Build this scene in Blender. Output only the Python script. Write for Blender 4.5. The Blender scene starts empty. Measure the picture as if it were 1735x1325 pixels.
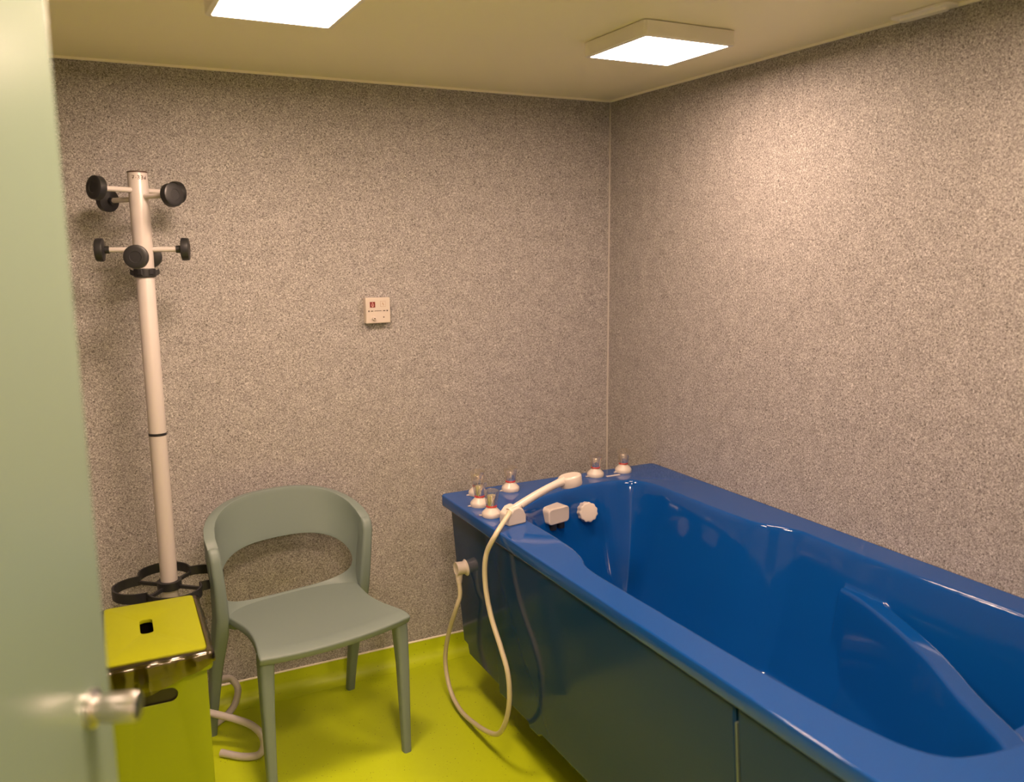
import bpy, bmesh, math, random
import numpy as np
from mathutils import Vector, Matrix
R = math.radians
PI = math.pi

# ------------------------------------------------------------------ camera, world, exposure
scene = bpy.context.scene
COL = scene.collection
H = 2.169                                     # ceiling height


def make_camera():
    yaw, pitch, roll = 0.4687, 0.1667, -0.0087
    cy, sy, cp, sp = math.cos(yaw), math.sin(yaw), math.cos(pitch), math.sin(pitch)
    fwd = Vector((sy*cp, cy*cp, -sp)); right = Vector((cy, -sy, 0)); up = right.cross(fwd)
    r2 = right*math.cos(roll) + up*math.sin(roll)
    u2 = -right*math.sin(roll) + up*math.cos(roll)
    M = Matrix((r2, u2, -fwd)).transposed().to_4x4()
    M.translation = Vector((-1.9556, -2.9748, 1.6))
    cd = bpy.data.cameras.new('camera')
    cd.sensor_fit = 'HORIZONTAL'; cd.sensor_width = 36.0
    cd.lens = 36.0*1449.1/1735.0
    cd.clip_start = 0.02
    cd.dof.use_dof = True; cd.dof.focus_distance = 2.75; cd.dof.aperture_fstop = 2.5
    c = bpy.data.objects.new('camera', cd); c.matrix_world = M
    COL.objects.link(c); scene.camera = c


make_camera()
w = bpy.data.worlds.new('world'); scene.world = w; w.use_nodes = True
w.node_tree.nodes['Background'].inputs[0].default_value = (0.8, 0.7, 0.55, 1)
w.node_tree.nodes['Background'].inputs[1].default_value = 0.05
scene.view_settings.view_transform = 'Standard'
scene.view_settings.look = 'None'
scene.view_settings.gamma = 1.0
scene.view_settings.use_curve_mapping = False
scene.view_settings.exposure = 1.12
LAMP_COLOR = (1.0, 0.70, 0.52)
LAMP_POWER = 44.0                              # radiance of the lit panels


# ------------------------------------------------------------------ materials
def mat(name, col, rough=0.5, metal=0.0, spec=0.5, coat=0.0, alpha=1.0):
    m = bpy.data.materials.new(name); m.use_nodes = True
    b = m.node_tree.nodes['Principled BSDF']
    b.inputs['Base Color'].default_value = (*col, 1)
    b.inputs['Roughness'].default_value = rough
    b.inputs['Metallic'].default_value = metal
    b.inputs['Specular IOR Level'].default_value = spec
    b.inputs['Coat Weight'].default_value = coat
    b.inputs['Coat Roughness'].default_value = 0.05
    return m


def nd(m, t, **k):
    n = m.node_tree.nodes.new(t)
    for a, v in k.items():
        setattr(n, a, v)
    return n


def lk(m, a, b): m.node_tree.links.new(a, b)


def bump(m, scale, strength, detail=3.0, dist=0.002):
    b = m.node_tree.nodes['Principled BSDF']
    tc = nd(m, 'ShaderNodeTexCoord'); n = nd(m, 'ShaderNodeTexNoise')
    n.inputs['Scale'].default_value = scale; n.inputs['Detail'].default_value = detail
    bp = nd(m, 'ShaderNodeBump'); bp.inputs['Strength'].default_value = strength
    bp.inputs['Distance'].default_value = dist
    lk(m, tc.outputs['Object'], n.inputs['Vector']); lk(m, n.outputs['Fac'], bp.inputs['Height'])
    lk(m, bp.outputs['Normal'], b.inputs['Normal'])


def wall_material():
    m = mat('speckled_wall_panel', (0.4, 0.4, 0.4), 0.55, spec=0.35)
    b = m.node_tree.nodes['Principled BSDF']
    tc = nd(m, 'ShaderNodeTexCoord')
    n1 = nd(m, 'ShaderNodeTexNoise'); n1.inputs['Scale'].default_value = 225; n1.inputs['Detail'].default_value = 3.5
    n1.inputs['Roughness'].default_value = 0.62; n1.inputs['Distortion'].default_value = 1.2
    lk(m, tc.outputs['Object'], n1.inputs['Vector'])
    cr = nd(m, 'ShaderNodeValToRGB')
    e = cr.color_ramp.elements
    e[0].position = 0.33; e[0].color = (0.085, 0.074, 0.07, 1)
    e[1].position = 0.66; e[1].color = (0.60, 0.57, 0.56, 1)
    k = cr.color_ramp.elements.new(0.45); k.color = (0.245, 0.225, 0.215, 1)
    k = cr.color_ramp.elements.new(0.55); k.color = (0.385, 0.36, 0.345, 1)
    lk(m, n1.outputs['Fac'], cr.inputs['Fac'])
    n2 = nd(m, 'ShaderNodeTexNoise'); n2.inputs['Scale'].default_value = 18; n2.inputs['Detail'].default_value = 4
    lk(m, tc.outputs['Object'], n2.inputs['Vector'])
    mr = nd(m, 'ShaderNodeMapRange'); mr.inputs['From Min'].default_value = 0.3; mr.inputs['From Max'].default_value = 0.7
    mr.inputs['To Min'].default_value = 0.9; mr.inputs['To Max'].default_value = 1.08
    lk(m, n2.outputs['Fac'], mr.inputs['Value'])
    mx = nd(m, 'ShaderNodeVectorMath', operation='SCALE')
    lk(m, cr.outputs['Color'], mx.inputs[0]); lk(m, mr.outputs['Result'], mx.inputs['Scale'])
    lk(m, mx.outputs['Vector'], b.inputs['Base Color'])
    return m


def floor_material():
    m = mat('lime_vinyl', (0.4, 0.45, 0.01), 0.42, spec=0.4)
    b = m.node_tree.nodes['Principled BSDF']
    tc = nd(m, 'ShaderNodeTexCoord')
    v = nd(m, 'ShaderNodeTexVoronoi'); v.inputs['Scale'].default_value = 70
    lk(m, tc.outputs['Object'], v.inputs['Vector'])
    n = nd(m, 'ShaderNodeTexNoise'); n.inputs['Scale'].default_value = 90; n.inputs['Detail'].default_value = 3
    lk(m, tc.outputs['Object'], n.inputs['Vector'])
    ad = nd(m, 'ShaderNodeMath', operation='ADD')
    sc = nd(m, 'ShaderNodeMath', operation='MULTIPLY'); sc.inputs[1].default_value = 0.35
    lk(m, n.outputs['Fac'], sc.inputs[0]); lk(m, sc.outputs[0], ad.inputs[0]); lk(m, v.outputs['Distance'], ad.inputs[1])
    cr = nd(m, 'ShaderNodeValToRGB'); e = cr.color_ramp.elements
    e[0].position = 0.225; e[0].color = (0.13, 0.15, 0.01, 1)
    e[1].position = 0.29; e[1].color = (0.47, 0.57, 0.009, 1)
    lk(m, ad.outputs[0], cr.inputs['Fac']); lk(m, cr.outputs['Color'], b.inputs['Base Color'])
    return m


def clear_material(name, col, gloss_col, facmin, facmax, rough=0.05):
    m = bpy.data.materials.new(name); m.use_nodes = True
    nt = m.node_tree; nt.nodes.clear()
    out = nt.nodes.new('ShaderNodeOutputMaterial'); mx = nt.nodes.new('ShaderNodeMixShader')
    tr = nt.nodes.new('ShaderNodeBsdfTransparent'); tr.inputs[0].default_value = (*col, 1)
    gl = nt.nodes.new('ShaderNodeBsdfGlossy'); gl.inputs[0].default_value = (*gloss_col, 1); gl.inputs['Roughness'].default_value = rough
    lw = nt.nodes.new('ShaderNodeLayerWeight'); lw.inputs[0].default_value = 0.45
    mr = nt.nodes.new('ShaderNodeMapRange'); mr.inputs['To Min'].default_value = facmin; mr.inputs['To Max'].default_value = facmax
    nt.links.new(lw.outputs['Facing'], mr.inputs['Value']); nt.links.new(mr.outputs['Result'], mx.inputs[0])
    nt.links.new(tr.outputs[0], mx.inputs[1]); nt.links.new(gl.outputs[0], mx.inputs[2]); nt.links.new(mx.outputs[0], out.inputs[0])
    return m


def emit_material(name, col, power):
    m = bpy.data.materials.new(name); m.use_nodes = True
    nt = m.node_tree; nt.nodes.clear()
    out = nt.nodes.new('ShaderNodeOutputMaterial'); em = nt.nodes.new('ShaderNodeEmission')
    em.inputs[0].default_value = (*col, 1); em.inputs[1].default_value = power
    nt.links.new(em.outputs[0], out.inputs[0])
    return m


M_WALL = wall_material()
M_FLOOR = floor_material()
M_SKIRT = floor_material(); M_SKIRT.name = 'lime_vinyl_skirting'
M_CEIL = mat('satin_ceiling', (0.95, 0.87, 0.62), 0.4, spec=0.4)
M_BEAD = mat('cream_bead', (0.95, 0.88, 0.72), 0.4)
M_SEAM = mat('grey_bead', (0.50, 0.46, 0.42), 0.4)
M_SEAMG = mat('panel_seam', (0.08, 0.11, 0.09), 0.35)
M_DOOR = mat('pale_green_door', (0.17, 0.23, 0.17), 0.25, spec=0.5)
M_STEEL = mat('brushed_steel', (0.62, 0.6, 0.58), 0.28, metal=1.0)
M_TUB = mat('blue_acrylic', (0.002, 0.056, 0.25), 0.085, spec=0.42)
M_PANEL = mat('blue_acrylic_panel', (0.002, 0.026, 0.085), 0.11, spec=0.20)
M_WHITE = mat('cream_plastic', (0.57, 0.50, 0.44), 0.28)
M_COAT = mat('white_lacquer', (0.50, 0.455, 0.43), 0.3)
M_HOSE = mat('cream_hose', (0.52, 0.455, 0.32), 0.33)
M_BLACK = mat('black_plastic', (0.015, 0.015, 0.017), 0.42)
M_RING = mat('red_ring', (0.45, 0.03, 0.015), 0.3)
M_CHROME = mat('chrome', (0.92, 0.84, 0.74), 0.12, metal=0.85)
M_CLEAR = clear_material('clear_acrylic', (0.93, 0.91, 0.88), (0.95, 0.92, 0.88), 0.11, 0.60, 0.12)
M_CHAIR = mat('sage_plastic', (0.17, 0.215, 0.195), 0.45, spec=0.4)
bump(M_CHAIR, 900, 0.08, 2.0, 0.0005)
M_BIN = mat('lime_lacquer', (0.24, 0.305, 0.004), 0.42, spec=0.35)
M_LID = mat('yellow_green_lid', (0.31, 0.34, 0.003), 0.45, spec=0.3)
M_DARK = mat('dark_inside', (0.01, 0.01, 0.01), 0.7)
M_BAG = clear_material('smoky_liner_film', (0.33, 0.26, 0.12), (0.75, 0.7, 0.6), 0.10, 0.45, 0.14)
M_FRAME = mat('white_frame', (0.85, 0.80, 0.72), 0.4)
M_REDP = mat('dark_red_print', (0.16, 0.012, 0.01), 0.4)
M_PINK = mat('pink_print', (0.75, 0.42, 0.40), 0.4)
M_TAN = mat('tan_print', (0.36, 0.22, 0.13), 0.4)
M_BRN = mat('dark_brown_print', (0.06, 0.03, 0.02), 0.5)
M_HALL = mat('hall_paint', (0.75, 0.72, 0.62), 0.6)


# ------------------------------------------------------------------ helpers
def tag(o, label=None, cat=None, group=None, kind=None):
    if label: o['label'] = label
    if cat: o['category'] = cat
    if group: o['group'] = group
    if kind: o['kind'] = kind
    return o


def empty(name, loc=(0, 0, 0), rz=0.0):
    o = bpy.data.objects.new(name, None); COL.objects.link(o)
    o.location = loc; o.rotation_euler = (0, 0, rz); o.empty_display_size = 0.05
    return o


def obj(name, bm, m, parent=None, smooth=35, bevel=0, seg=3, solid=0, solid_off=-1, subsurf=0, bev_angle=35, loc=None):
    bmesh.ops.recalc_face_normals(bm, faces=bm.faces) if solid == 0 else None
    me = bpy.data.meshes.new(name); bm.to_mesh(me); bm.free()
    me.materials.append(m)
    if smooth is not None:
        me.polygons.foreach_set('use_smooth', [True]*len(me.polygons))
        me.set_sharp_from_angle(angle=R(smooth))
    o = bpy.data.objects.new(name, me); COL.objects.link(o)
    if parent: o.parent = parent
    if loc: o.location = loc
    if subsurf:
        s = o.modifiers.new('sub', 'SUBSURF'); s.levels = subsurf; s.render_levels = subsurf
    if solid:
        s = o.modifiers.new('solid', 'SOLIDIFY'); s.thickness = solid; s.offset = solid_off; s.use_even_offset = True
    if bevel:
        b = o.modifiers.new('bev', 'BEVEL'); b.width = bevel; b.segments = seg; b.limit_method = 'ANGLE'; b.angle_limit = R(bev_angle)
        b.harden_normals = False
    return o


def B(): return bmesh.new()


def box(bm, x0, x1, y0, y1, z0, z1):
    v = [bm.verts.new(p) for p in [(x0, y0, z0), (x1, y0, z0), (x1, y1, z0), (x0, y1, z0), (x0, y0, z1), (x1, y0, z1), (x1, y1, z1), (x0, y1, z1)]]
    for f in [(3, 2, 1, 0), (4, 5, 6, 7), (0, 1, 5, 4), (1, 2, 6, 5), (2, 3, 7, 6), (3, 0, 4, 7)]:
        bm.faces.new([v[i] for i in f])
    return v


def loft(bm, rings, closed=True, cap=True):
    vs = [[bm.verts.new(p) for p in r] for r in rings]
    n = len(vs[0])
    for a, b in zip(vs[:-1], vs[1:]):
        for i in range(n if closed else n-1):
            j = (i+1) % n
            bm.faces.new([a[i], a[j], b[j], b[i]])
    if cap and closed:
        bm.faces.new(list(reversed(vs[0]))); bm.faces.new(vs[-1])
    return vs


def frame_of(d):
    d = Vector(d).normalized()
    a = Vector((0, 0, 1)) if abs(d.z) < 0.9 else Vector((1, 0, 0))
    x = d.cross(a).normalized(); y = x.cross(d).normalized()
    return x, y, d


def lathe(bm, c, axis, prof, n=32, mod=None):
    """prof = [(radius, height along axis)]"""
    x, y, d = frame_of(axis); c = Vector(c); rings = []
    for r, h in prof:
        rr = []
        for i in range(n):
            a = 2*PI*i/n
            q = r*(mod(a) if mod else 1)
            rr.append(c + d*h + x*(q*math.cos(a)) + y*(q*math.sin(a)))
        rings.append(rr)
    loft(bm, rings)


def catmull(pts, k=8):
    P = [Vector(p) for p in pts]; P = [P[0]*2-P[1]] + P + [P[-1]*2-P[-2]]
    out = []
    for i in range(1, len(P)-2):
        a, b, c, d = P[i-1], P[i], P[i+1], P[i+2]
        for j in range(k):
            t = j/k
            out.append(0.5*((2*b)+(c-a)*t+(2*a-5*b+4*c-d)*t*t+(3*b-a-3*c+d)*t**3))
    out.append(P[-2]); return out


def tube(bm, pts, r, n=16, smooth_k=8, radii=None, cap=True):
    P = catmull(pts, smooth_k) if smooth_k else [Vector(p) for p in pts]
    rings = []; x = None
    for i, p in enumerate(P):
        d = (P[min(i+1, len(P)-1)]-P[max(i-1, 0)]).normalized()
        if x is None: x, y, _ = frame_of(d)
        x = (x - d*x.dot(d)).normalized(); y = d.cross(x)
        rr = r if radii is None else np.interp(i/(len(P)-1), [k[0] for k in radii], [k[1] for k in radii])
        rings.append([p + x*(rr*math.cos(2*PI*j/n)) + y*(rr*math.sin(2*PI*j/n)) for j in range(n)])
    loft(bm, rings, cap=cap)


def rrect(w, d, r, n=5):
    out = []
    for cx, cy, a0 in ((w/2-r, d/2-r, 0), (-w/2+r, d/2-r, 90), (-w/2+r, -d/2+r, 180), (w/2-r, -d/2+r, 270)):
        for i in range(n+1):
            a = R(a0+90*i/n); out.append((cx+r*math.cos(a), cy+r*math.sin(a)))
    return out


def holed(bm, outer, holes, f3):
    """polygon with holes in 2D, mapped to 3D by f3"""
    es = []
    for loop in [outer]+holes:
        v = [bm.verts.new(f3(*p)) for p in loop]
        es += [bm.edges.new((v[i], v[(i+1) % len(v)])) for i in range(len(v))]
    return bmesh.ops.triangle_fill(bm, use_beauty=True, use_dissolve=False, edges=es)


def struct(name, bm, m, **k):
    o = obj(name, bm, m, **k); o['kind'] = 'structure'; return o


# ------------------------------------------------------------------ the room
XL, YF = -2.46, -3.10
b = B(); box(b, XL-0.1, 0.1, -4.9, 0.1, -0.1, 0.0); struct('floor', b, M_FLOOR, smooth=None)
b = B(); box(b, XL-0.1, 0.1, -4.9, 0.1, H, H+0.1); struct('ceiling', b, M_CEIL, smooth=None)
b = B(); box(b, XL-0.1, 0.1, 0.0, 0.1, 0.0, H); struct('wall_back', b, M_WALL, smooth=None)
b = B(); box(b, 0.0, 0.1, -4.9, 0.0, 0.0, H); struct('wall_right', b, M_WALL, smooth=None)
b = B(); box(b, XL-0.1, XL, -4.9, 0.0, 0.0, H); struct('wall_left', b, M_WALL, smooth=None)
# front wall with the doorway the photograph is taken from
b = B()
box(b, XL, -2.41, YF-0.1, YF, 0, H); box(b, -1.18, 0.0, YF-0.1, YF, 0, H); box(b, -2.41, -1.18, YF-0.1, YF, 2.07, H)
struct('wall_front', b, M_WALL, smooth=None)
b = B(); box(b, XL-0.1, 0.1, -5.0, -4.9, 0, H); struct('wall_hall', b, M_HALL, smooth=None)

# beads where the panels meet
b = B(); box(b, XL, 0.0, -0.007, 0.0, H-0.007, H); struct('trim_1', b, M_BEAD, smooth=None)
b = B(); box(b, -0.007, 0.0, YF, -0.007, H-0.007, H); struct('trim_2', b, M_BEAD, smooth=None)
b = B(); box(b, -0.005, 0.0, -0.005, 0.0, 0.09, H-0.007); struct('trim_3', b, M_SEAM, smooth=None)


# coved vinyl skirting: a strip that runs up the wall and ends in a cream bead
def skirting(name, p0, p1, inward):
    prof = [(0.0, 0.0), (0.0, 0.080), (0.003, 0.080), (0.0035, 0.045), (0.006, 0.032), (0.013, 0.019), (0.024, 0.009), (0.040, 0.003), (0.055, 0.0006), (0.055, 0.0)]
    p0 = Vector(p0); p1 = Vector(p1); n = Vector(inward)
    b = B(); loft(b, [[p + n*a + Vector((0, 0, z)) for a, z in prof] for p in (p0, p1)])
    struct(name, b, M_SKIRT, smooth=50)


skirting('baseboard_back', (XL, 0, 0), (0, 0, 0), (0, -1, 0))
skirting('baseboard_right', (0, -0.0, 0), (0, YF, 0), (-1, 0, 0))
skirting('baseboard_left', (XL, YF, 0), (XL, 0, 0), (1, 0, 0))
b = B(); box(b, XL, 0.0, -0.0045, 0.0, 0.080, 0.0848); struct('trim_4', b, M_BEAD, smooth=None)
b = B(); box(b, -0.0045, 0.0, YF, -0.006, 0.080, 0.0848); struct('trim_5', b, M_BEAD, smooth=None)

# door leaf, opened into the room, seen from the doorway
hx, hy = -2.40, -3.075; fx, fy = -1.957, -1.985
Ld = math.hypot(fx-hx, fy-hy); ang = math.atan2(fy-hy, fx-hx)
door = empty('door_1', (hx, hy, 0.01), ang); door['kind'] = 'structure'
b = B(); box(b, 0, Ld, 0.0, 0.042, 0.0, 2.04); obj('door_leaf', b, M_DOOR, door, bevel=0.004)
b = B(); box(b, -0.004, 0.0, 0.0, 0.03, 0.2, 0.3); box(b, -0.004, 0, 0, 0.03, 1.0, 1.1); box(b, -0.004, 0, 0, 0.03, 1.75, 1.85)
obj('hinge', b, M_STEEL, door)
hz = 1.118
b = B(); lathe(b, (Ld-0.055, 0, hz), (0, -1, 0), [(0.020, 0), (0.020, 0.005), (0.018, 0.006), (0.0140, 0.0065), (0.0140, 0.014), (0.0150, 0.016), (0.0155, 0.046), (0.0148, 0.0485), (0.012, 0.049)], 32)
kn = obj('door_handle', b, M_STEEL, door)
tag(kn, 'brushed steel cylindrical handle')
# frame of the doorway
b = B()
box(b, -2.41, -2.40, YF-0.11, YF+0.012, 0, 2.07); box(b, -1.19, -1.18, YF-0.11, YF+0.012, 0, 2.07); box(b, -2.40, -1.19, YF-0.11, YF+0.012, 2.06, 2.07)
struct('trim_6', b, M_FRAME, smooth=None)


# ------------------------------------------------------------------ ceiling lights
def ceiling_light(cx, cy, label, power):
    t = empty('ceiling_light', (cx, cy, H)); tag(t, label, 'ceiling light', 'square ceiling lights')
    S = 0.134; F = 0.149
    b = B(); loft(b, [[(x, y, -0.002) for x, y in rrect(2*F, 2*F, 0.012)], [(x, y, -0.038) for x, y in rrect(2*F, 2*F, 0.012)],
                     [(x, y, -0.040) for x, y in rrect(2*F-0.004, 2*F-0.004, 0.011)], [(x, y, -0.040) for x, y in rrect(2*S+0.002, 2*S+0.002, 0.004)],
                     [(x, y, -0.036) for x, y in rrect(2*S+0.002, 2*S+0.002, 0.004)]])
    obj('light_frame', b, M_FRAME, t, smooth=40)
    b = B(); loft(b, [[(x, y, -0.037) for x, y in rrect(2*S, 2*S, 0.003)], [(x, y, -0.0402) for x, y in rrect(2*S, 2*S, 0.003)]])
    tag(obj('diffuser', b, emit_material('lit_diffuser', LAMP_COLOR, power), t, smooth=None), 'glowing white square diffuser')
    return t


ceiling_light(-0.464, -0.939, 'square white ceiling light above the blue tub, near the corner', LAMP_POWER*0.60)
ceiling_light(-1.491, -0.954, 'square white ceiling light cut by the top edge, above the chair', LAMP_POWER*1.1)

ceiling_light(-1.491, -2.13, 'added unseen fill light just inside the door, square ceiling panel', LAMP_POWER*1.1)  # added out of view to raise the overall brightness and light the door
ceiling_light(-0.464, -2.13, 'added unseen fill light above the head end of the tub, square ceiling panel', LAMP_POWER*0.5)  # added out of view to brighten the far end of the right wall
ceiling_light(-1.79, -3.95, 'added unseen fill light in the corridor outside the door, square ceiling panel', LAMP_POWER*2.4)  # added behind the camera: fill through the doorway, bounced up to the ceiling

vent = empty('ceiling_vent', (-0.028, -1.44, H)); tag(vent, 'small flat off-white vent cover on the ceiling beside the right wall', 'vent')
b = B(); loft(b, [[(x, y, -0.001) for x, y in rrect(0.052, 0.17, 0.02)], [(x, y, -0.006) for x, y in rrect(0.052, 0.17, 0.02)], [(x, y, -0.009) for x, y in rrect(0.04, 0.155, 0.015)]])
obj('vent_rim', b, M_FRAME, vent)
b = B(); loft(b, [[(x, y, -0.009) for x, y in rrect(0.026, 0.135, 0.01)], [(x, y, -0.015) for x, y in rrect(0.024, 0.13, 0.01)]])
obj('vent_plate', b, M_FRAME, vent)


# ------------------------------------------------------------------ bathtub
X0, X1, Y0, Y1, ZR = -0.892, -0.003, -2.26, -0.328, 0.765
tub = empty('bathtub', (-0.445, -1.3, 0)); tag(tub, 'glossy blue hydrotherapy bathtub with a moulded basin along the right wall', 'bathtub')
TO = Vector((-0.445, -1.3, 0))
inner = [(-0.765, -0.70), (-0.768, -0.88), (-0.775, -1.0), (-0.79, -1.075), (-0.810, -1.125), (-0.818, -1.2), (-0.815, -1.42), (-0.81, -1.7), (-0.80, -1.9),
         (-0.789, -2.02), (-0.77, -2.10), (-0.74, -2.145), (-0.70, -2.165), (-0.62, -2.18), (-0.45, -2.188), (-0.25, -2.175), (-0.15, -2.13), (-0.1, -2.03),
         (-0.088, -1.85), (-0.10, -1.6), (-0.104, -1.4), (-0.101, -1.28), (-0.100, -1.20), (-0.118, -1.145), (-0.148, -1.095), (-0.165, -1.03), (-0.172, -0.9), (-0.173, -0.7), (-0.174, -0.6),
         (-0.195, -0.52), (-0.24, -0.482), (-0.35, -0.462), (-0.487, -0.485), (-0.60, -0.525), (-0.67, -0.565), (-0.73, -0.62)]


def closed_spline(pts, k=6):
    P = [np.array(p, float) for p in pts]; n = len(P); out = []
    for i in range(n):
        a, b_, c, d = P[i-1], P[i], P[(i+1) % n], P[(i+2) % n]
        for j in range(k):
            t = j/k
            out.append(0.5*((2*b_)+(c-a)*t+(2*a-5*b_+4*c-d)*t*t+(3*b_-a-3*c+d)*t**3))
    return np.array(out)


def seg_dist(PX, PY, poly, closed=True):
    D = np.full(PX.shape, 1e9); n = len(poly)
    for i in range(n if closed else n-1):
        a = poly[i]; c = poly[(i+1) % n]; e = c-a; L = e@e + 1e-12
        t = np.clip(((PX-a[0])*e[0]+(PY-a[1])*e[1])/L, 0, 1)
        D = np.minimum(D, (PX-a[0]-t*e[0])**2+(PY-a[1]-t*e[1])**2)
    return np.sqrt(D)


def in_poly(PX, PY, poly):
    ins = np.zeros(PX.shape, bool); n = len(poly)
    for i in range(n):
        x0, y0 = poly[i]; x1, y1 = poly[(i+1) % n]
        if y0 == y1: continue
        c = ((y0 > PY) != (y1 > PY)) & (PX < (x1-x0)*(PY-y0)/(y1-y0)+x0)
        ins ^= c
    return ins


def smooth_table(pts, s):
    X = np.arange(-0.2, 0.8, 0.0005); Y = np.interp(X, [p[0] for p in pts], [p[1] for p in pts])
    k = int(3*s/0.0005); g = np.exp(-0.5*((np.arange(-k, k+1)*0.0005)/s)**2); g /= g.sum()
    Yp = np.pad(Y, k, mode='edge'); return X, np.convolve(Yp, g, mode='valid')


def sstep(x, a, b_):
    t = np.clip((x-a)/(b_-a), 0, 1); return t*t*(3-2*t)


NX, NY = 298, 644
gu = np.linspace(0, 1, NX); gv = np.linspace(0, 1, NY)
GX, GY = np.meshgrid(X0+(X1-X0)*gu, Y0+(Y1-Y0)*gv)
for (cx, cy, sx, sy, r) in ((X0, Y0, 1, 1, 0.12), (X1, Y0, -1, 1, 0.05), (X0, Y1, 1, -1, 0.02), (X1, Y1, -1, -1, 0.02)):
    ox, oy = cx+sx*r, cy+sy*r
    a = (ox-GX)*sx/r; c = (oy-GY)*sy/r
    m_ = (a > 0) & (c > 0)
    na = a*np.sqrt(np.clip(1-c*c/2, 0, 1)); nc = c*np.sqrt(np.clip(1-a*a/2, 0, 1))
    GX = np.where(m_, ox-sx*na*r, GX); GY = np.where(m_, oy-sy*nc*r, GY)
ring = closed_spline(inner)
d = seg_dist(GX, GY, ring); d = np.where(in_poly(GX, GY, ring), d, -d)
tx, ty = smooth_table([(-0.2, 0), (0.004, 0), (0.010, -0.010), (0.018, -0.036), (0.045, -0.13), (0.10, -0.31), (0.135, -0.405), (0.19, -0.45), (0.8, -0.465)], 0.0032)
drop = 0.0*sstep(-(GY + (GX+0.89)*0.55), 0.93, 0.965)*sstep(GX, X0, X0+0.02)*sstep(-GX, 0.0, 0.03)
deck = ZR-drop
zb = deck+np.interp(d, tx, ty)
# moulded shoulder ledge at the head end: a pit with a raised curved lip
far = catmull([(-0.150, -1.30, 0), (-0.153, -1.37, 0), (-0.160, -1.45, 0), (-0.210, -1.59, 0), (-0.290, -1.76, 0), (-0.385, -1.915, 0), (-0.435, -2.01, 0), (-0.455, -2.05, 0)], 6)
fpts = np.array([(p.x, p.y) for p in far]); npts = np.array([(-0.455, -2.05), (-0.480, -2.085), (-0.505, -2.13), (-0.515, -2.20)])
curve = np.vstack([fpts, npts[1:]])
e = seg_dist(GX, GY, curve, closed=False)
pit = in_poly(GX, GY, np.vstack([curve, [(-0.95, -2.20), (-0.95, 0.5), (-0.15, 0.5)]]))
e = np.where(pit, -e, e)                                   # + outside the pit, on the ledge
lx, ly = smooth_table([(-0.2, -0.37), (-0.09, -0.35), (-0.045, -0.24), (-0.012, -0.04), (-0.004, 0.0), (0.043, 0.0), (0.048, -0.004), (0.065, -0.10), (0.10, -0.28), (0.14, -0.35), (0.8, -0.37)], 0.0028)
led = 0.672+np.interp(e, lx, ly)
br = seg_dist(GX, GY, np.array([(-0.455, -2.07), (-0.30, -2.055), (-0.12, -2.02)]), closed=False)
bx, by = smooth_table([(-0.2, 0), (0.016, 0), (0.03, -0.03), (0.07, -0.16), (0.12, -0.30), (0.8, -0.37)], 0.003)
led = np.where(pit, led, np.maximum(led, 0.668+np.interp(br, bx, by)))
led = led - 0.40*sstep(GY, -1.400, -1.385)
k_ = 0.006
mxz = np.maximum(zb, led); hh = np.maximum(k_-np.abs(zb-led), 0)/k_
GZ = np.where(d > 0.0, mxz+hh*hh*k_*0.25, zb)
floor_z = 0.30
GZ = np.maximum(GZ, floor_z)
# rounded outer edge
do = np.minimum.reduce([GX-X0, X1-GX+0.02, GY-Y0, Y1-GY])
verts = np.stack([GX-TO.x, GY-TO.y, GZ], -1).reshape(-1, 3)
faces = [(j*NX+i, j*NX+i+1, (j+1)*NX+i+1, (j+1)*NX+i) for j in range(NY-1) for i in range(NX-1)]
bnd = [i for i in range(NX)] + [j*NX+NX-1 for j in range(1, NY)] + [(NY-1)*NX+i for i in range(NX-2, -1, -1)] + [j*NX for j in range(NY-2, 0, -1)]
vl = [tuple(v) for v in verts]; nb = len(bnd)
base = [vl[i] for i in bnd]; prev = bnd
nrm = []
for i in range(nb):
    a = Vector(base[i-1]); c = Vector(base[(i+1) % nb]); t = (c-a); t.z = 0; t.normalize(); nrm.append(Vector((t.y, -t.x, 0)))
for off, dz in ((0.0015, -0.0006), (0.0028, -0.002), (0.0034, -0.004), (0.0034, -0.034), (0.002, -0.037), (-0.010, -0.046), (-0.022, -0.050)):
    st = len(vl)
    for i in range(nb):
        o_ = min(off, 0.0) if (base[i][0] > X1-TO.x-0.004 and off > 0) else off
        p = Vector(base[i])+nrm[i]*o_; vl.append((p.x, p.y, p.z+dz))
    cur = list(range(st, st+nb))
    for i in range(nb):
        j = (i+1) % nb
        faces.append((prev[j], prev[i], cur[i], cur[j]))
    prev = cur
me = bpy.data.meshes.new('tub_shell'); me.from_pydata(vl, [], faces); me.update()
me.materials.append(M_TUB); me.polygons.foreach_set('use_smooth', [True]*len(me.polygons))
sh = bpy.data.objects.new('tub_shell', me); COL.objects.link(sh); sh.parent = tub


def tb(p): return (p[0]-TO.x, p[1]-TO.y, p[2])


# side panels, leaning slightly inward towards the floor
def panel_x(z, out=0.0): return -0.868+(0.72-z)*0.080-out


def side_panel(name, y0, y1, out, bottom, m=M_PANEL):
    b = B(); n = 14; outer = []
    ys = [y0, y1]
    prof = [(y1, 0.725), (y0, 0.725)] + bottom
    loop = [b.verts.new(tb((panel_x(z, out), y, z))) for y, z in prof]
    f = b.faces.new(loop)
    ex = bmesh.ops.extrude_face_region(b, geom=[f])
    for v in ex['geom']:
        if isinstance(v, bmesh.types.BMVert): v.co.x += 0.03
    return obj(name, b, m, tub, bevel=0.006, seg=3)


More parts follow.
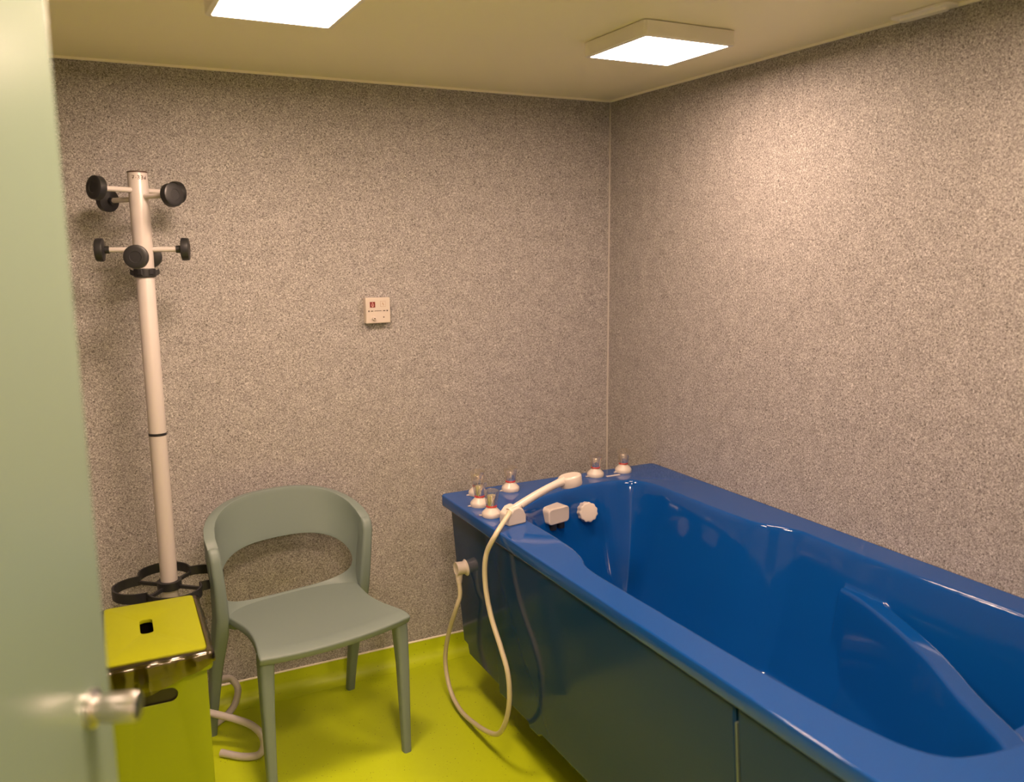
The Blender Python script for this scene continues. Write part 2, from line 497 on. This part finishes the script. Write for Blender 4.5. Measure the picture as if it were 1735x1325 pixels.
side_panel('side_panel', -0.352, -0.672, 0.0, [(-0.352, 0.225), (-0.385, 0.222), (-0.392, 0.188), (-0.672, 0.183)][::1][0:4])
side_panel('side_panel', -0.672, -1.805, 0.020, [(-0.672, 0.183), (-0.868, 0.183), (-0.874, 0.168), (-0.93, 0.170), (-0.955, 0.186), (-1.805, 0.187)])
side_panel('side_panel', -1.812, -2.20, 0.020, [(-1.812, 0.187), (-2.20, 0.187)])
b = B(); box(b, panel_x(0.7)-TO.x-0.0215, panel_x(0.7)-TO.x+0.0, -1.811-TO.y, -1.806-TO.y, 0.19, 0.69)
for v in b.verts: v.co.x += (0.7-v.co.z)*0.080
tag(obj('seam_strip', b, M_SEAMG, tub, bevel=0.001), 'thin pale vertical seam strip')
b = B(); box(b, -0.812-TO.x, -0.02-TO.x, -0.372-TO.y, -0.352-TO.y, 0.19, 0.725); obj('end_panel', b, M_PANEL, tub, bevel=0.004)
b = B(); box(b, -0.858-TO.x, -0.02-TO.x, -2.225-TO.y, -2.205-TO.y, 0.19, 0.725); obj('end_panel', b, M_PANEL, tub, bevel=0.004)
for px, py in ((-0.62, -0.48), (-0.62, -2.05), (-0.15, -0.48), (-0.15, -2.05)):
    b = B(); lathe(b, tb((px, py, 0)), (0, 0, 1), [(0.03, 0), (0.03, 0.012), (0.014, 0.016), (0.014, 0.30)], 20)
    obj('foot', b, M_BLACK, tub)


# taps: cream bell base, chrome core inside a clear flared knob, red ring, little pointer
def tap(x, y, ptr):
    c = tb((x, y, ZR))
    b = B(); lathe(b, c, (0, 0, 1), [(0.0295, -0.001), (0.0310, 0.003), (0.0310, 0.011), (0.0290, 0.015), (0.0180, 0.026), (0.0160, 0.030), (0.010, 0.031)], 40)
    p = Vector((math.cos(R(ptr)), math.sin(R(ptr)), 0)); q = Vector((-p.y, p.x, 0)); cc = Vector(c)
    vs = [cc+p*0.026+q*0.006, cc+p*0.026-q*0.006, cc+p*0.040-q*0.001, cc+p*0.040+q*0.001]
    loft(b, [[v+Vector((0, 0, 0.001)) for v in vs], [v+Vector((0, 0, 0.004)) for v in vs]])
    t = obj('tap', b, M_WHITE, tub, smooth=45)
    c = Vector(c)
    b = B(); lathe(b, c+Vector((0, 0, 0.030)), (0, 0, 1), [(0.0125, 0), (0.0170, 0.001), (0.0178, 0.003), (0.0165, 0.0055), (0.012, 0.006)], 32)
    tag(obj('ring', b, M_RING, t), 'red ring')
    b = B(); lathe(b, c+Vector((0, 0, 0.034)), (0, 0, 1), [(0.0140, 0), (0.0145, 0.002), (0.0145, 0.032), (0.0135, 0.034), (0.004, 0.0345)], 32)
    tag(obj('spindle', b, M_CHROME, t), 'chrome spindle')
    b = B(); lathe(b, c+Vector((0, 0, 0.0345)), (0, 0, 1), [(0.0165, 0), (0.0175, 0.003), (0.0215, 0.032), (0.0240, 0.044), (0.0230, 0.049), (0.016, 0.0525), (0.004, 0.053)], 40,
                   mod=lambda a: 1+0.035*math.cos(6*a))
    tag(obj('knob', b, M_CLEAR, t), 'clear acrylic knob')


for x, y, p in ((-0.785, -0.395, 175), (-0.832, -0.515, 170), (-0.845, -0.632, 150), (-0.662, -0.402, 175), (-0.302, -0.384, 175), (-0.179, -0.384, 175)):
    tap(x, y, p)
b = B(); box(b, -0.272-TO.x, -0.215-TO.x, -0.418-TO.y, -0.408-TO.y, ZR, ZR+0.002); obj('tap_pointer', b, M_WHITE, tub)

# shower holder: a wedge with a rounded shoulder
hs = Vector((-0.612, -0.682, 0.860)); he = Vector((-0.822, -0.728, 0.806))     # hand shower axis, head end and tail end
ax = (hs-he).normalized()
b = B()
hyaw = math.atan2(ax.y, ax.x)
prof = [(-0.030, 0.0), (0.034, 0.0), (0.034, 0.026), (0.024, 0.046), (0.008, 0.057), (-0.012, 0.053), (-0.030, 0.034)]
cx_, cy_ = -0.818, -0.722
tr_ = Matrix.Translation(tb((cx_, cy_, ZR-0.001))) @ Matrix.Rotation(R(8), 4, 'Z')
loft(b, [[tr_ @ Vector((a*1.05, s, z)) for a, z in prof] for s in (-0.026, 0.026)])
obj('shower_holder', b, M_WHITE, tub, bevel=0.006, seg=4)

# fittings inside the basin at the tap end
b = B()
tr_ = Matrix.Translation(tb((-0.572, -0.552, 0.708))) @ Matrix.Rotation(R(12), 4, 'Z')
loft(b, [[tr_ @ Vector((x, yy, z)) for x, z in rrect(0.092, 0.056, 0.014, 6)] for yy in (0.05, -0.026)])
inl = obj('water_inlet', b, M_WHITE, tub, bevel=0.004)
tag(inl, 'cream rounded water inlet block')
for dx in (-0.014, 0.022):
    b = B(); lathe(b, tr_ @ Vector((dx, -0.008, -0.024)), (0, 0, -1), [(0.013, 0), (0.013, 0.026), (0.010, 0.027), (0.009, 0.023)], 24)
    tag(obj('nozzle', b, M_BLACK, inl), 'black outlet nozzle')
b = B(); lathe(b, tb((-0.424, -0.522, 0.684)), (-0.12, -1, 0.22), [(0.034, -0.03), (0.034, 0.010), (0.0335, 0.016), (0.031, 0.018), (0.029, 0.0185)], 60, mod=lambda a: 1+0.045*math.cos(11*a))
tag(obj('suction_cover', b, M_WHITE, tub), 'round scalloped cream cover')

# wall elbow on the side panel where the shower hose starts
ec = Vector(tb((panel_x(0.53), -0.440, 0.532)))
b = B(); lathe(b, ec+Vector((0.004, 0, 0)), (-1, 0, 0), [(0.029, 0), (0.0295, 0.004), (0.027, 0.0065), (0.0225, 0.010), (0.0215, 0.016), (0.0225, 0.034), (0.023, 0.040), (0.0215, 0.0415), (0.020, 0.0405)], 36)
el = obj('hose_connector', b, M_WHITE, tub)
tag(el, 'cream round elbow on the tub side')
b = B(); lathe(b, ec+Vector((-0.026, 0, -0.018)), (0, 0, -1), [(0.0125, 0), (0.0125, 0.008), (0.010, 0.009), (0.0115, 0.012), (0.0115, 0.020), (0.0105, 0.021), (0.0105, 0.026), (0.0095, 0.027), (0.0095, 0.032)], 24)
obj('collar', b, M_WHITE, el)

# ------------------------------------------------------------------ hand shower with its hose
sh_e = empty('hand_shower', (he.x, he.y, ZR)); SO = Vector((he.x, he.y, ZR))
tag(sh_e, 'cream hand shower resting in its holder on the tub corner, hose looping down', 'hand shower')


def so(p): return Vector(p)-SO


b = B()
mid = he.lerp(hs, 0.5)+Vector((0, 0, 0.006))
tube(b, [so(he-ax*0.012), so(he.lerp(hs, 0.25)+Vector((0, 0, 0.004))), so(mid), so(he.lerp(hs, 0.75)+Vector((0, 0, 0.005))), so(hs)], 0.014, 24,
     radii=[(0, 0.0135), (0.5, 0.0125), (0.8, 0.0120), (1, 0.0150)])
obj('shower_handle', b, M_WHITE, sh_e, smooth=60)
hc = hs+Vector((ax.x, ax.y, 0))*0.026+Vector((0, 0, 0.012))
b = B(); lathe(b, so(hc), (0.16, -0.10, -1), [(0.033, -0.003), (0.037, 0.0), (0.0385, 0.003), (0.0370, 0.028), (0.0355, 0.032), (0.031, 0.033)], 48)
obj('shower_head', b, M_WHITE, sh_e)
b = B(); tube(b, [so(he+ax*0.030), so(he+ax*0.0312)], 0.0142, 24, smooth_k=0)
tag(obj('joint_ring', b, M_BLACK, sh_e), 'thin dark ring')
b = B()
hp = [he-ax*0.010, (-0.848, -0.755, 0.803), (-0.905, -0.785, 0.760), (-0.925, -0.758, 0.690), (-0.926, -0.752, 0.600), (-0.922, -0.780, 0.508), (-0.917, -0.835, 0.428),
      (-0.912, -0.870, 0.362), (-0.908, -0.872, 0.280), (-0.905, -0.842, 0.194), (-0.900, -0.782, 0.118), (-0.898, -0.708, 0.079), (-0.895, -0.585, 0.045), (-0.893, -0.462, 0.030),
      (-0.892, -0.370, 0.062), (-0.892, -0.331, 0.152), (-0.892, -0.366, 0.267), (-0.890, -0.432, 0.383)]
tail = ec+TO+Vector((-0.026, 0, -0.046))
hp += [(tail.x, tail.y-0.004, tail.z-0.05), (tail.x, tail.y, tail.z)]
tube(b, [so(p) for p in hp], 0.0078, 16, smooth_k=10)
tag(obj('hose', b, M_HOSE, sh_e, smooth=60), 'long cream plastic hose')

# ------------------------------------------------------------------ coat stand
cs = empty('coat_stand', (-1.770, -0.24, 0)); tag(cs, 'white coat stand with black knobs and a black umbrella ring against the back wall', 'coat stand')
b = B(); lathe(b, (0, 0, 0), (0, 0, 1), [(0.0270, 1.538), (0.0272, 1.60), (0.0272, 1.819), (0.0262, 1.821)], 48); obj('pole', b, M_COAT, cs)
b = B(); lathe(b, (0, 0, 0), (0, 0, 1), [(0.0252, 1.058), (0.0252, 1.525), (0.024, 1.527)], 48); obj('pole', b, M_COAT, cs)
b = B(); lathe(b, (0, 0, 0), (0, 0, 1), [(0.0252, 0.08), (0.0252, 1.050)], 48); obj('pole', b, M_COAT, cs)
b = B(); lathe(b, (0, 0, 0), (0, 0, 1), [(0.0258, 1.0500), (0.0258, 1.0575)], 48); tag(obj('band', b, M_BLACK, cs), 'thin black band')
b = B(); lathe(b, (0, 0, 1.819), (0, 0, 1), [(0.0278, 0), (0.0278, 0.003), (0.025, 0.0045)], 48); obj('cap', b, M_BRN, cs)
b = B(); lathe(b, (0, 0, 1.522), (0, 0, 1), [(0.027, 0), (0.0305, 0.002), (0.0305, 0.024), (0.028, 0.026)], 48)
for a in (-4, 176, -60, -120):
    p = Vector((math.cos(R(a)), math.sin(R(a)), 0)); q = Vector((-p.y, p.x, 0)); L_ = 0.040 if a in (-4, 176) else 0.033
    loft(b, [[p*0.028+q*s+Vector((0, 0, 1.522+z)) for s, z in ((-0.009, 0.003), (0.009, 0.003), (0.009, 0.020), (-0.009, 0.020))], [p*L_+q*s+Vector((0, 0, 1.522+z)) for s, z in ((-0.005, 0.009), (0.005, 0.009), (0.005, 0.024), (-0.005, 0.024))]])
tag(obj('collar', b, M_BLACK, cs, bevel=0.001), 'black clamp collar')


def arm(az, z, L, tilt=0, rk=0.0325, th=0.021, rise=0.0):
    p = Vector((math.cos(R(az)), math.sin(R(az)), 0)); up = Vector((0, 0, rise))
    b = B(); s = p*0.020+Vector((0, 0, z)); t = p*(L-0.010)+Vector((0, 0, z))+up
    tube(b, [s, t], 0.0075, 16, smooth_k=0)
    o = obj('hook_arm', b, M_COAT, cs)
    dirn = (p+Vector((0, 0, tilt))).normalized()
    b = B(); c = p*L+Vector((0, 0, z))+up
    lathe(b, c-dirn*0.016, dirn, [(0.011, -0.006), (0.011, 0.006), (0.026, 0.008), (rk, 0.010), (rk+0.001, 0.014), (rk, 0.010+th*0.9), (rk-0.003, 0.010+th), (rk-0.010, 0.0105+th), (0.016, 0.0112+th), (0.0150, 0.0100+th), (0.006, 0.0100+th)], 48)
    tag(obj('knob', b, M_BLACK, o), 'round black knob')


arm(214, 1.770, 0.130, 0.1); arm(34, 1.770, 0.130, 0.1)
arm(-54, 1.752, 0.130, 0.1); arm(126, 1.745, 0.130, 0.1)
arm(168, 1.602, 0.112); arm(-12, 1.602, 0.112)
arm(-104, 1.582, 0.108, th=0.018); arm(76, 1.580, 0.108, th=0.018)

# umbrella ring: four-lobed band with spokes and a hub
ur_z = 0.563
b = B(); lathe(b, (0, 0, ur_z), (0, 0, 1), [(0.026, 0), (0.036, 0.001), (0.036, 0.026), (0.027, 0.027)], 40)
for k in range(4):
    a = R(50+90*k); p = Vector((math.cos(a), math.sin(a), 0)); q = Vector((-p.y, p.x, 0))
    loft(b, [[p*r_+q*s+Vector((0, 0, ur_z+z)) for s, z in ((-0.0045, 0.004), (0.0045, 0.004), (0.0045, 0.014), (-0.0045, 0.014))] for r_ in (0.034, 0.112)])
N = 160; rings = []


def lobe(t):
    # distance from the centre: four bulging lobes meeting at the spokes
    ph = ((t-R(50)) % (PI/2))-PI/4
    c0 = 0.086; rr = 0.078
    return c0*math.cos(ph)+math.sqrt(max(rr*rr-(c0*math.sin(ph))**2, 0))


outl = [(lobe(2*PI*i/N), 2*PI*i/N) for i in range(N)]
for inset, z in ((0, 0), (0, 0.030), (-0.006, 0.030), (-0.006, 0)):
    rings.append([((r_+inset)*math.cos(t), (r_+inset)*math.sin(t), ur_z+z) for r_, t in outl])
vs = loft(b, rings, cap=False)
for i in range(N):
    j = (i+1) % N
    b.faces.new([vs[3][i], vs[3][j], vs[0][j], vs[0][i]])
tag(obj('umbrella_ring', b, M_BLACK, cs, smooth=40), 'black four-lobed umbrella ring')

# curved tube feet
CO = Vector((-1.770, -0.24, 0))
foot1 = [(-1.770, -0.24, 0.135), (-1.72, -0.226, 0.130), (-1.66, -0.262, 0.118), (-1.608, -0.302, 0.108), (-1.566, -0.338, 0.094), (-1.542, -0.364, 0.068), (-1.540, -0.380, 0.040), (-1.560, -0.388, 0.017), (-1.606, -0.366, 0.013), (-1.657, -0.318, 0.013)]
foot2 = [(-1.770, -0.24, 0.165), (-1.72, -0.196, 0.165), (-1.672, -0.149, 0.158), (-1.625, -0.082, 0.143), (-1.585, -0.047, 0.122), (-1.564, -0.058, 0.086), (-1.580, -0.083, 0.045), (-1.612, -0.102, 0.020), (-1.660, -0.134, 0.013)]


def spin(pts, a):
    out = []
    for p in pts:
        v = Vector(p)-CO; out.append(Matrix.Rotation(a, 3, 'Z') @ v)
    return out


for pts, a in ((foot1, 0), (foot2, 0), (foot1, PI), (foot1, -PI*0.68)):
    b = B(); P = spin(pts, a)
    if a == PI: P = [p*0.86 if p.y > 0.16 else p for p in P]
    tube(b, P, 0.0118, 16, smooth_k=8); f_ = obj('foot', b, M_COAT, cs, smooth=60)
    e_ = P[-1]; q_ = (P[-1]-P[-2]).normalized()
    b = B(); tube(b, [e_-q_*0.002, e_+q_*0.006], 0.0124, 16, smooth_k=0); obj('end_cap', b, M_COAT if pts is foot1 and a == 0 else M_BLACK, f_)

# handwritten number on the pole
b = B()
GL = {'7': [[(0, 1), (1, 1), (0.35, 0)], [(0.1, 0.5), (0.9, 0.5)]], '.': [[(0.2, 0.35), (0.7, 0.42)]], '3': [[(0, 1), (0.8, 0.95), (0.9, 0.7), (0.35, 0.5), (0.95, 0.35), (0.8, 0.02), (0, 0.05)]],
      '1': [[(0.1, 0.15), (0.4, 0), (0.75, 0.3), (0.45, 0.55), (0.15, 0.3), (0.3, 0.05)], [(0.8, 1), (0.8, 0)]]}
xx = -0.0200
for ch in '7.331':
    wch = 0.0045 if ch == '.' else 0.0082
    for st in GL[ch]:
        pl = []
        for gx, gz in st:
            s = xx+gx*wch*0.8; z = 1.800+gz*0.0100
            th_ = R(-84)+s/0.0272
            pl.append((0.0274*math.cos(th_), 0.0274*math.sin(th_), z))
        for p, q in zip(pl[:-1], pl[1:]): tube(b, [p, q], 0.0008, 6, smooth_k=0)
    xx += wch+0.0012
tag(obj('handwriting', b, M_BRN, cs), 'handwritten number 7331')

# ------------------------------------------------------------------ chair
ch = empty('armchair', (-1.3415, -0.608, 0), R(9.4)); tag(ch, 'sage green moulded plastic chair with a curved open back beside the lime bin', 'chair')
# seat
b = B(); NU, NV = 33, 29
gridv = []
for j in range(NV):
    v = j/(NV-1); row = []
    hw = 0.243-0.030*math.sin(PI*min(v/0.9, 1))**1.3-0.012*v
    for i in range(NU):
        u = -1+2*i/(NU-1)
        s = math.copysign(abs(u)**0.92, u)
        x = hw*s
        y = -0.006-0.022*(1-u*u)*(1-v)**2+0.43*v
        if v < 0.08: pass
        z = 0.474-0.014*(1-u*u)*math.sin(PI*min(1, v*0.8+0.12))-0.006*v
        z -= 0.012*max(0, 1-v/0.10)**2                       # waterfall front
        row.append(b.verts.new((x, y, z)))
    gridv.append(row)
for j in range(NV-1):
    for i in range(NU-1):
        b.faces.new([gridv[j][i], gridv[j][i+1], gridv[j+1][i+1], gridv[j+1][i]])
obj('seat', b, M_CHAIR, ch, solid=0.026, solid_off=-1, bevel=0.006, seg=3, bev_angle=50)


# backrest shell with the oval opening
def shell(u, v):
    t = u*PI/2
    W = 0.222+0.018*min(1, v*1.3); yb = 0.428+0.060*v**0.8; y0 = 0.318
    cx_ = abs(math.cos(t)) if abs(u) < 1 else 0.0
    x = W*math.copysign(abs(math.sin(t))**0.80, u)
    y = y0+(yb-y0)*cx_**0.85
    zt = 0.700+0.105*cx_**0.85
    f_v = v if v > 0.3 else 0.3*(v/0.3)**1.6
    z = 0.448+(zt-0.448)*f_v
    if v < 0.30:
        k = (1-v/0.30)**2.2*(1-abs(u)**5)
        L = math.hypot(x, y-0.15) or 1
        x -= x/L*0.075*k; y -= (y-0.15)/L*0.075*k
    return Vector((x, y, z))


def shell_xy(u, v): return shell(max(-1, min(1, u)), max(0, min(1, v)))


b = B(); NT = 96; c0 = (0.0, 0.31)
angs = sorted([2*PI*i/NT for i in range(NT)] + [math.atan2(1-c0[1], 1), math.atan2(1-c0[1], -1), math.atan2(-c0[1], 1) % (2*PI), math.atan2(-c0[1], -1) % (2*PI)])
ringsv = []
NR = 12
for s in range(NR+1):
    k = s/NR; rr = []
    for a in angs:
        ca, sa = math.cos(a), math.sin(a)
        hu = 0.82*math.copysign(abs(ca)**(0.80 if sa > 0 else 0.92), ca)*(1+0.06*sa); hv = c0[1]+(0.235*math.copysign(abs(sa)**0.95, sa) if sa > 0 else 0.205*math.copysign(abs(sa)**1.0, sa))
        tmax = min((1-c0[0])/abs(ca) if abs(ca) > 1e-9 else 1e9, ((1-c0[1])/sa) if sa > 1e-9 else (c0[1]/-sa if sa < -1e-9 else 1e9))
        ou, ov = ca*tmax, c0[1]+sa*tmax
        rr.append(b.verts.new(shell_xy(hu+(ou-hu)*k, hv+(ov-hv)*k)))
    ringsv.append(rr)
for A_, B_ in zip(ringsv[:-1], ringsv[1:]):
    n = len(A_)
    for i in range(n):
        j = (i+1) % n
        b.faces.new([A_[i], A_[j], B_[j], B_[i]])
bmesh.ops.recalc_face_normals(b, faces=b.faces)
fc = min(b.faces, key=lambda f: -f.calc_center_median().z)
if fc.normal.y > 0: bmesh.ops.reverse_faces(b, faces=b.faces)
obj('backrest', b, M_CHAIR, ch, solid=0.033, solid_off=-1, bevel=0.006, seg=3, bev_angle=55)


def leg(path):
    b = B(); rings = []
    for (x, y, z, w_, d_) in path:
        rings.append([(x+p, y+q, z) for p, q in rrect(w_, d_, min(w_, d_)*0.28, 4)])
    loft(b, rings); return b


for s in (-1, 1):
    obj('leg', leg([(s*0.2215, 0.013, 0, 0.026, 0.027), (s*0.2215, 0.016, 0.10, 0.029, 0.030), (s*0.2205, 0.020, 0.30, 0.036, 0.038), (s*0.217, 0.026, 0.42, 0.042, 0.046), (s*0.212, 0.032, 0.458, 0.046, 0.054)]), M_CHAIR, ch, smooth=50)
for s in (-1, 1):
    path = [(s*0.252, 0.487, 0, 0.028, 0.030), (s*0.250, 0.462, 0.10, 0.030, 0.034), (s*0.246, 0.410, 0.27, 0.036, 0.046), (s*0.242, 0.360, 0.40, 0.042, 0.066), (s*0.242, 0.336, 0.47, 0.040, 0.062), (s*0.249, 0.322, 0.58, 0.036, 0.054),
            (s*0.2555, 0.318, 0.66, 0.034, 0.048), (s*0.2565, 0.322, 0.686, 0.033, 0.042), (s*0.2565, 0.328, 0.698, 0.030, 0.030), (s*0.2565, 0.332, 0.702, 0.022, 0.018)]
    obj('leg', leg(path), M_CHAIR, ch, smooth=50)

# ------------------------------------------------------------------ bin
bn = empty('waste_bin', (-1.848, -0.654, 0), R(-1.5)); tag(bn, 'lime green lidded waste bin with a smoky liner beside the door', 'bin')
BW, BD, BH = 0.227, 0.365, 0.598
# body: four walls with rounded corners and a grip slot in front and back
b = B()


def slot(cx, cz, w_, h_, n=8):
    r_ = h_/2; out = []
    for sx, a0 in ((1, -90), (-1, 90)):
        for i in range(n+1):
            a = R(a0+180*i/n); out.append((cx+sx*(w_/2-r_)+r_*math.cos(a), cz+r_*math.sin(a)))
    return out


for yy in (-BD/2, BD/2):
    holed(b, [(-BW/2, 0.004), (BW/2, 0.004), (BW/2, BH), (-BW/2, BH)], [slot(-0.010, 0.514, 0.104, 0.036)] if yy < 0 else [], lambda x, z, yy=yy: (x, yy, z))
for xx_ in (-BW/2, BW/2):
    f = [b.verts.new(p) for p in [(xx_, -BD/2, 0.004), (xx_, BD/2, 0.004), (xx_, BD/2, BH), (xx_, -BD/2, BH)]]; b.faces.new(f)
f = [b.verts.new(p) for p in [(-BW/2, -BD/2, 0.004), (BW/2, -BD/2, 0.004), (BW/2, BD/2, 0.004), (-BW/2, BD/2, 0.004)]]; b.faces.new(f)
bmesh.ops.remove_doubles(b, verts=b.verts, dist=1e-5)
bmesh.ops.recalc_face_normals(b, faces=b.faces)
obj('body', b, M_BIN, bn, smooth=30, solid=0.003, solid_off=-1, bevel=0.004, bev_angle=60)
b = B()
O1 = rrect(BW+0.030, BD+0.030, 0.016); O2 = rrect(BW+0.026, BD+0.026, 0.016); I1 = rrect(BW+0.002, BD+0.002, 0.010)
vs = loft(b, [[(x, y, 0.568) for x, y in I1], [(x, y, 0.566) for x, y in O2], [(x, y, 0.572) for x, y in O1], [(x, y, 0.602) for x, y in O1], [(x, y, 0.605) for x, y in O2], [(x, y, 0.605) for x, y in rrect(BW-0.004, BD-0.004, 0.010)]], cap=False)
obj('rim', b, M_BIN, bn, smooth=40)
b = B()
HO = rrect(0.032, 0.094, 0.012)
holed(b, rrect(0.231, 0.368, 0.012), [[(x-0.014, y+0.016) for x, y in HO]], lambda x, y: (x, y, 0.62))
bmesh.ops.recalc_face_normals(b, faces=b.faces)
if sum(f.normal.z for f in b.faces) < 0: bmesh.ops.reverse_faces(b, faces=b.faces)
tag(obj('lid', b, M_LID, bn, smooth=30, solid=0.010, solid_off=-1, bevel=0.002, bev_angle=60), 'flat yellow-green lid with a finger hole')
b = B()
loft(b, [[(x, y, z) for x, y in rrect(BW-0.012-t, BD-0.012-t, 0.02)] for z, t in ((0.600, 0.0), (0.30, 0.006), (0.02, 0.03), (0.012, 0.06))], cap=False)
f_ = b.faces.new([b.verts.new((x, y, 0.012)) for x, y in rrect(BW-0.072, BD-0.072, 0.02)])
obj('liner_bag', b, mat('smoky_bag_inside', (0.016, 0.012, 0.007), 0.35), bn, smooth=50)
# liner: film folded over the rim, long at the front left, short at the right
b = B(); random.seed(5)
n = 120; outl = []
for i in range(n):
    t = i/n*2*PI
    L = rrect(1, 1, 0.08, 5)
per = []
base_loop = rrect(BW+0.034, BD+0.034, 0.018, 4)
# resample evenly
pts_ = [Vector((x, y, 0)) for x, y in base_loop]; tot = sum((pts_[i]-pts_[(i+1) % len(pts_)]).length for i in range(len(pts_)))
k = 0; acc = 0; n = 168
for i in range(n):
    target = tot*i/n
    while acc+(pts_[k]-pts_[(k+1) % len(pts_)]).length < target:
        acc += (pts_[k]-pts_[(k+1) % len(pts_)]).length; k += 1
    q = pts_[k].lerp(pts_[(k+1) % len(pts_)], (target-acc)/(pts_[k]-pts_[(k+1) % len(pts_)]).length)
    per.append(q)


def hang(p):
    if p.y < -0.19:                                        # front: from the deep left end to the right corner
        u = (p.x+0.133)/0.266
        return 0.022+0.082*max(0, 1-u*1.02)**0.75
    if p.x > 0.12: return 0.026
    if p.x < -0.12: return 0.07
    return 0.035


rows = 12; R_ = []
for j in range(rows+1):
    t = j/rows; rr = []
    for i, p in enumerate(per):
        nrm_ = p.normalized(); hgt = hang(p)
        wob = math.sin(i*0.9)*0.0015+math.sin(i*0.37+2)*0.002+random.uniform(-0.0006, 0.0006)
        if t < 0.25:
            s = t/0.25
            q = p*(0.90+0.10*s)+nrm_*wob*s; z = 0.614+0.004*math.sin(s*PI)-0.003*s
        else:
            s = (t-0.25)/0.75
            q = p+nrm_*(0.002+wob*(0.6+1.2*s)+0.003*math.sin(s*3)); z = 0.611-hgt*s
        rr.append(Vector((q.x, q.y, z)))
    R_.append(rr)
loft(b, R_, cap=False)
tag(obj('liner', b, M_BAG, bn, smooth=60), 'smoky brown see-through liner folded over the rim')

# ------------------------------------------------------------------ nurse call unit
cu = empty('call_unit', (-0.998, 0, 1.381)); tag(cu, 'cream wall call unit with a red and a tan symbol, mounted on the back wall', 'call unit')
b = B(); box(b, -0.045, 0.045, -0.012, 0.0, -0.045, 0.045); obj('back_box', b, M_WHITE, cu, bevel=0.002)
b = B(); box(b, -0.0455, 0.0455, -0.032, -0.010, -0.0455, 0.0455); obj('front_cover', b, M_WHITE, cu, bevel=0.003)
FW = 0.088


def fp(fx_, fz_): return ((fx_-0.5)*FW, (0.5-fz_)*0.090)


def plate(name, fx_, fz_, w_, h_, m, y=-0.0325, label=None, parent=cu):
    x, z = fp(fx_, fz_); b = B(); box(b, x-w_/2, x+w_/2, y, -0.0315, z-h_/2, z+h_/2); o = obj(name, b, m, parent)
    if label: tag(o, label)
    return o


plate('symbol_plate', 0.27, 0.265, 0.0195, 0.0200, M_REDP, label='dark red square symbol')
plate('symbol_plate', 0.71, 0.245, 0.0195, 0.0200, M_TAN, label='tan square symbol')
plate('symbol_field', 0.71, 0.245, 0.0180, 0.0185, M_WHITE, y=-0.0330)
b = B(); x, z = fp(0.27, 0.265)
for pl in ([(0, 0.008), (-0.003, 0.002), (-0.004, -0.004), (0, -0.008)], [(0, 0.008), (0.003, 0.002), (0.004, -0.004), (0, -0.008)], [(-0.002, 0), (0.002, 0)], [(-0.004, -0.004), (0.004, -0.004)]):
    for p, q in zip(pl[:-1], pl[1:]): tube(b, [(x+p[0], -0.0328, z+p[1]), (x+q[0], -0.0328, z+q[1])], 0.0007, 6, smooth_k=0)
obj('symbol', b, M_PINK, cu)
b = B(); x, z = fp(0.71, 0.245)
for p, q, r_ in (((-0.002, 0.005), (-0.001, 0), 0.0010), ((-0.001, 0.002), (0.002, -0.004), 0.0014), ((0.001, -0.003), (0.0015, -0.006), 0.0008)):
    tube(b, [(x+p[0], -0.0330, z+p[1]), (x+q[0], -0.0330, z+q[1])], r_, 6, smooth_k=0)
obj('symbol', b, M_TAN, cu)
b = B()
for fx_, w_ in ((0.24, 0.0085), (0.755, 0.0085)):
    x, z = fp(fx_, 0.515); box(b, x-w_/2, x+w_/2, -0.0325, -0.0315, z-0.0014, z+0.0014)
for k in range(9):
    x, z = fp(0.36+k*0.034, 0.515); box(b, x-0.0011, x+0.0009, -0.0325, -0.0315, z-0.0011, z+0.0011+0.0005*(k % 2))
obj('print', b, M_BRN, cu)
for fx_ in (0.11, 0.88):
    x, z = fp(fx_, 0.515); b = B(); lathe(b, (x, -0.0315, z), (0, -1, 0), [(0.0028, 0), (0.0028, 0.001), (0.0014, 0.0012), (0.0013, 0.0005)], 16); obj('indicator', b, M_BRN, cu)
x, z = fp(0.31, 0.82); b = B(); lathe(b, (x, -0.031, z), (0, -1, 0), [(0.0075, 0), (0.0068, 0.007), (0.0055, 0.010), (0.003, 0.011)], 24); bt = obj('button', b, M_WHITE, cu)
b = B(); lathe(b, (x, -0.0415, z+0.001), (0, -1, 0), [(0.0024, 0), (0.0024, 0.0012), (0.001, 0.0014)], 16); obj('button_dot', b, M_BRN, bt)
x, z = fp(0.73, 0.77); b = B(); lathe(b, (x, -0.0315, z), (0, -1, 0), [(0.0024, 0), (0.0024, 0.001), (0.001, 0.0012)], 16); obj('indicator', b, M_BRN, cu)
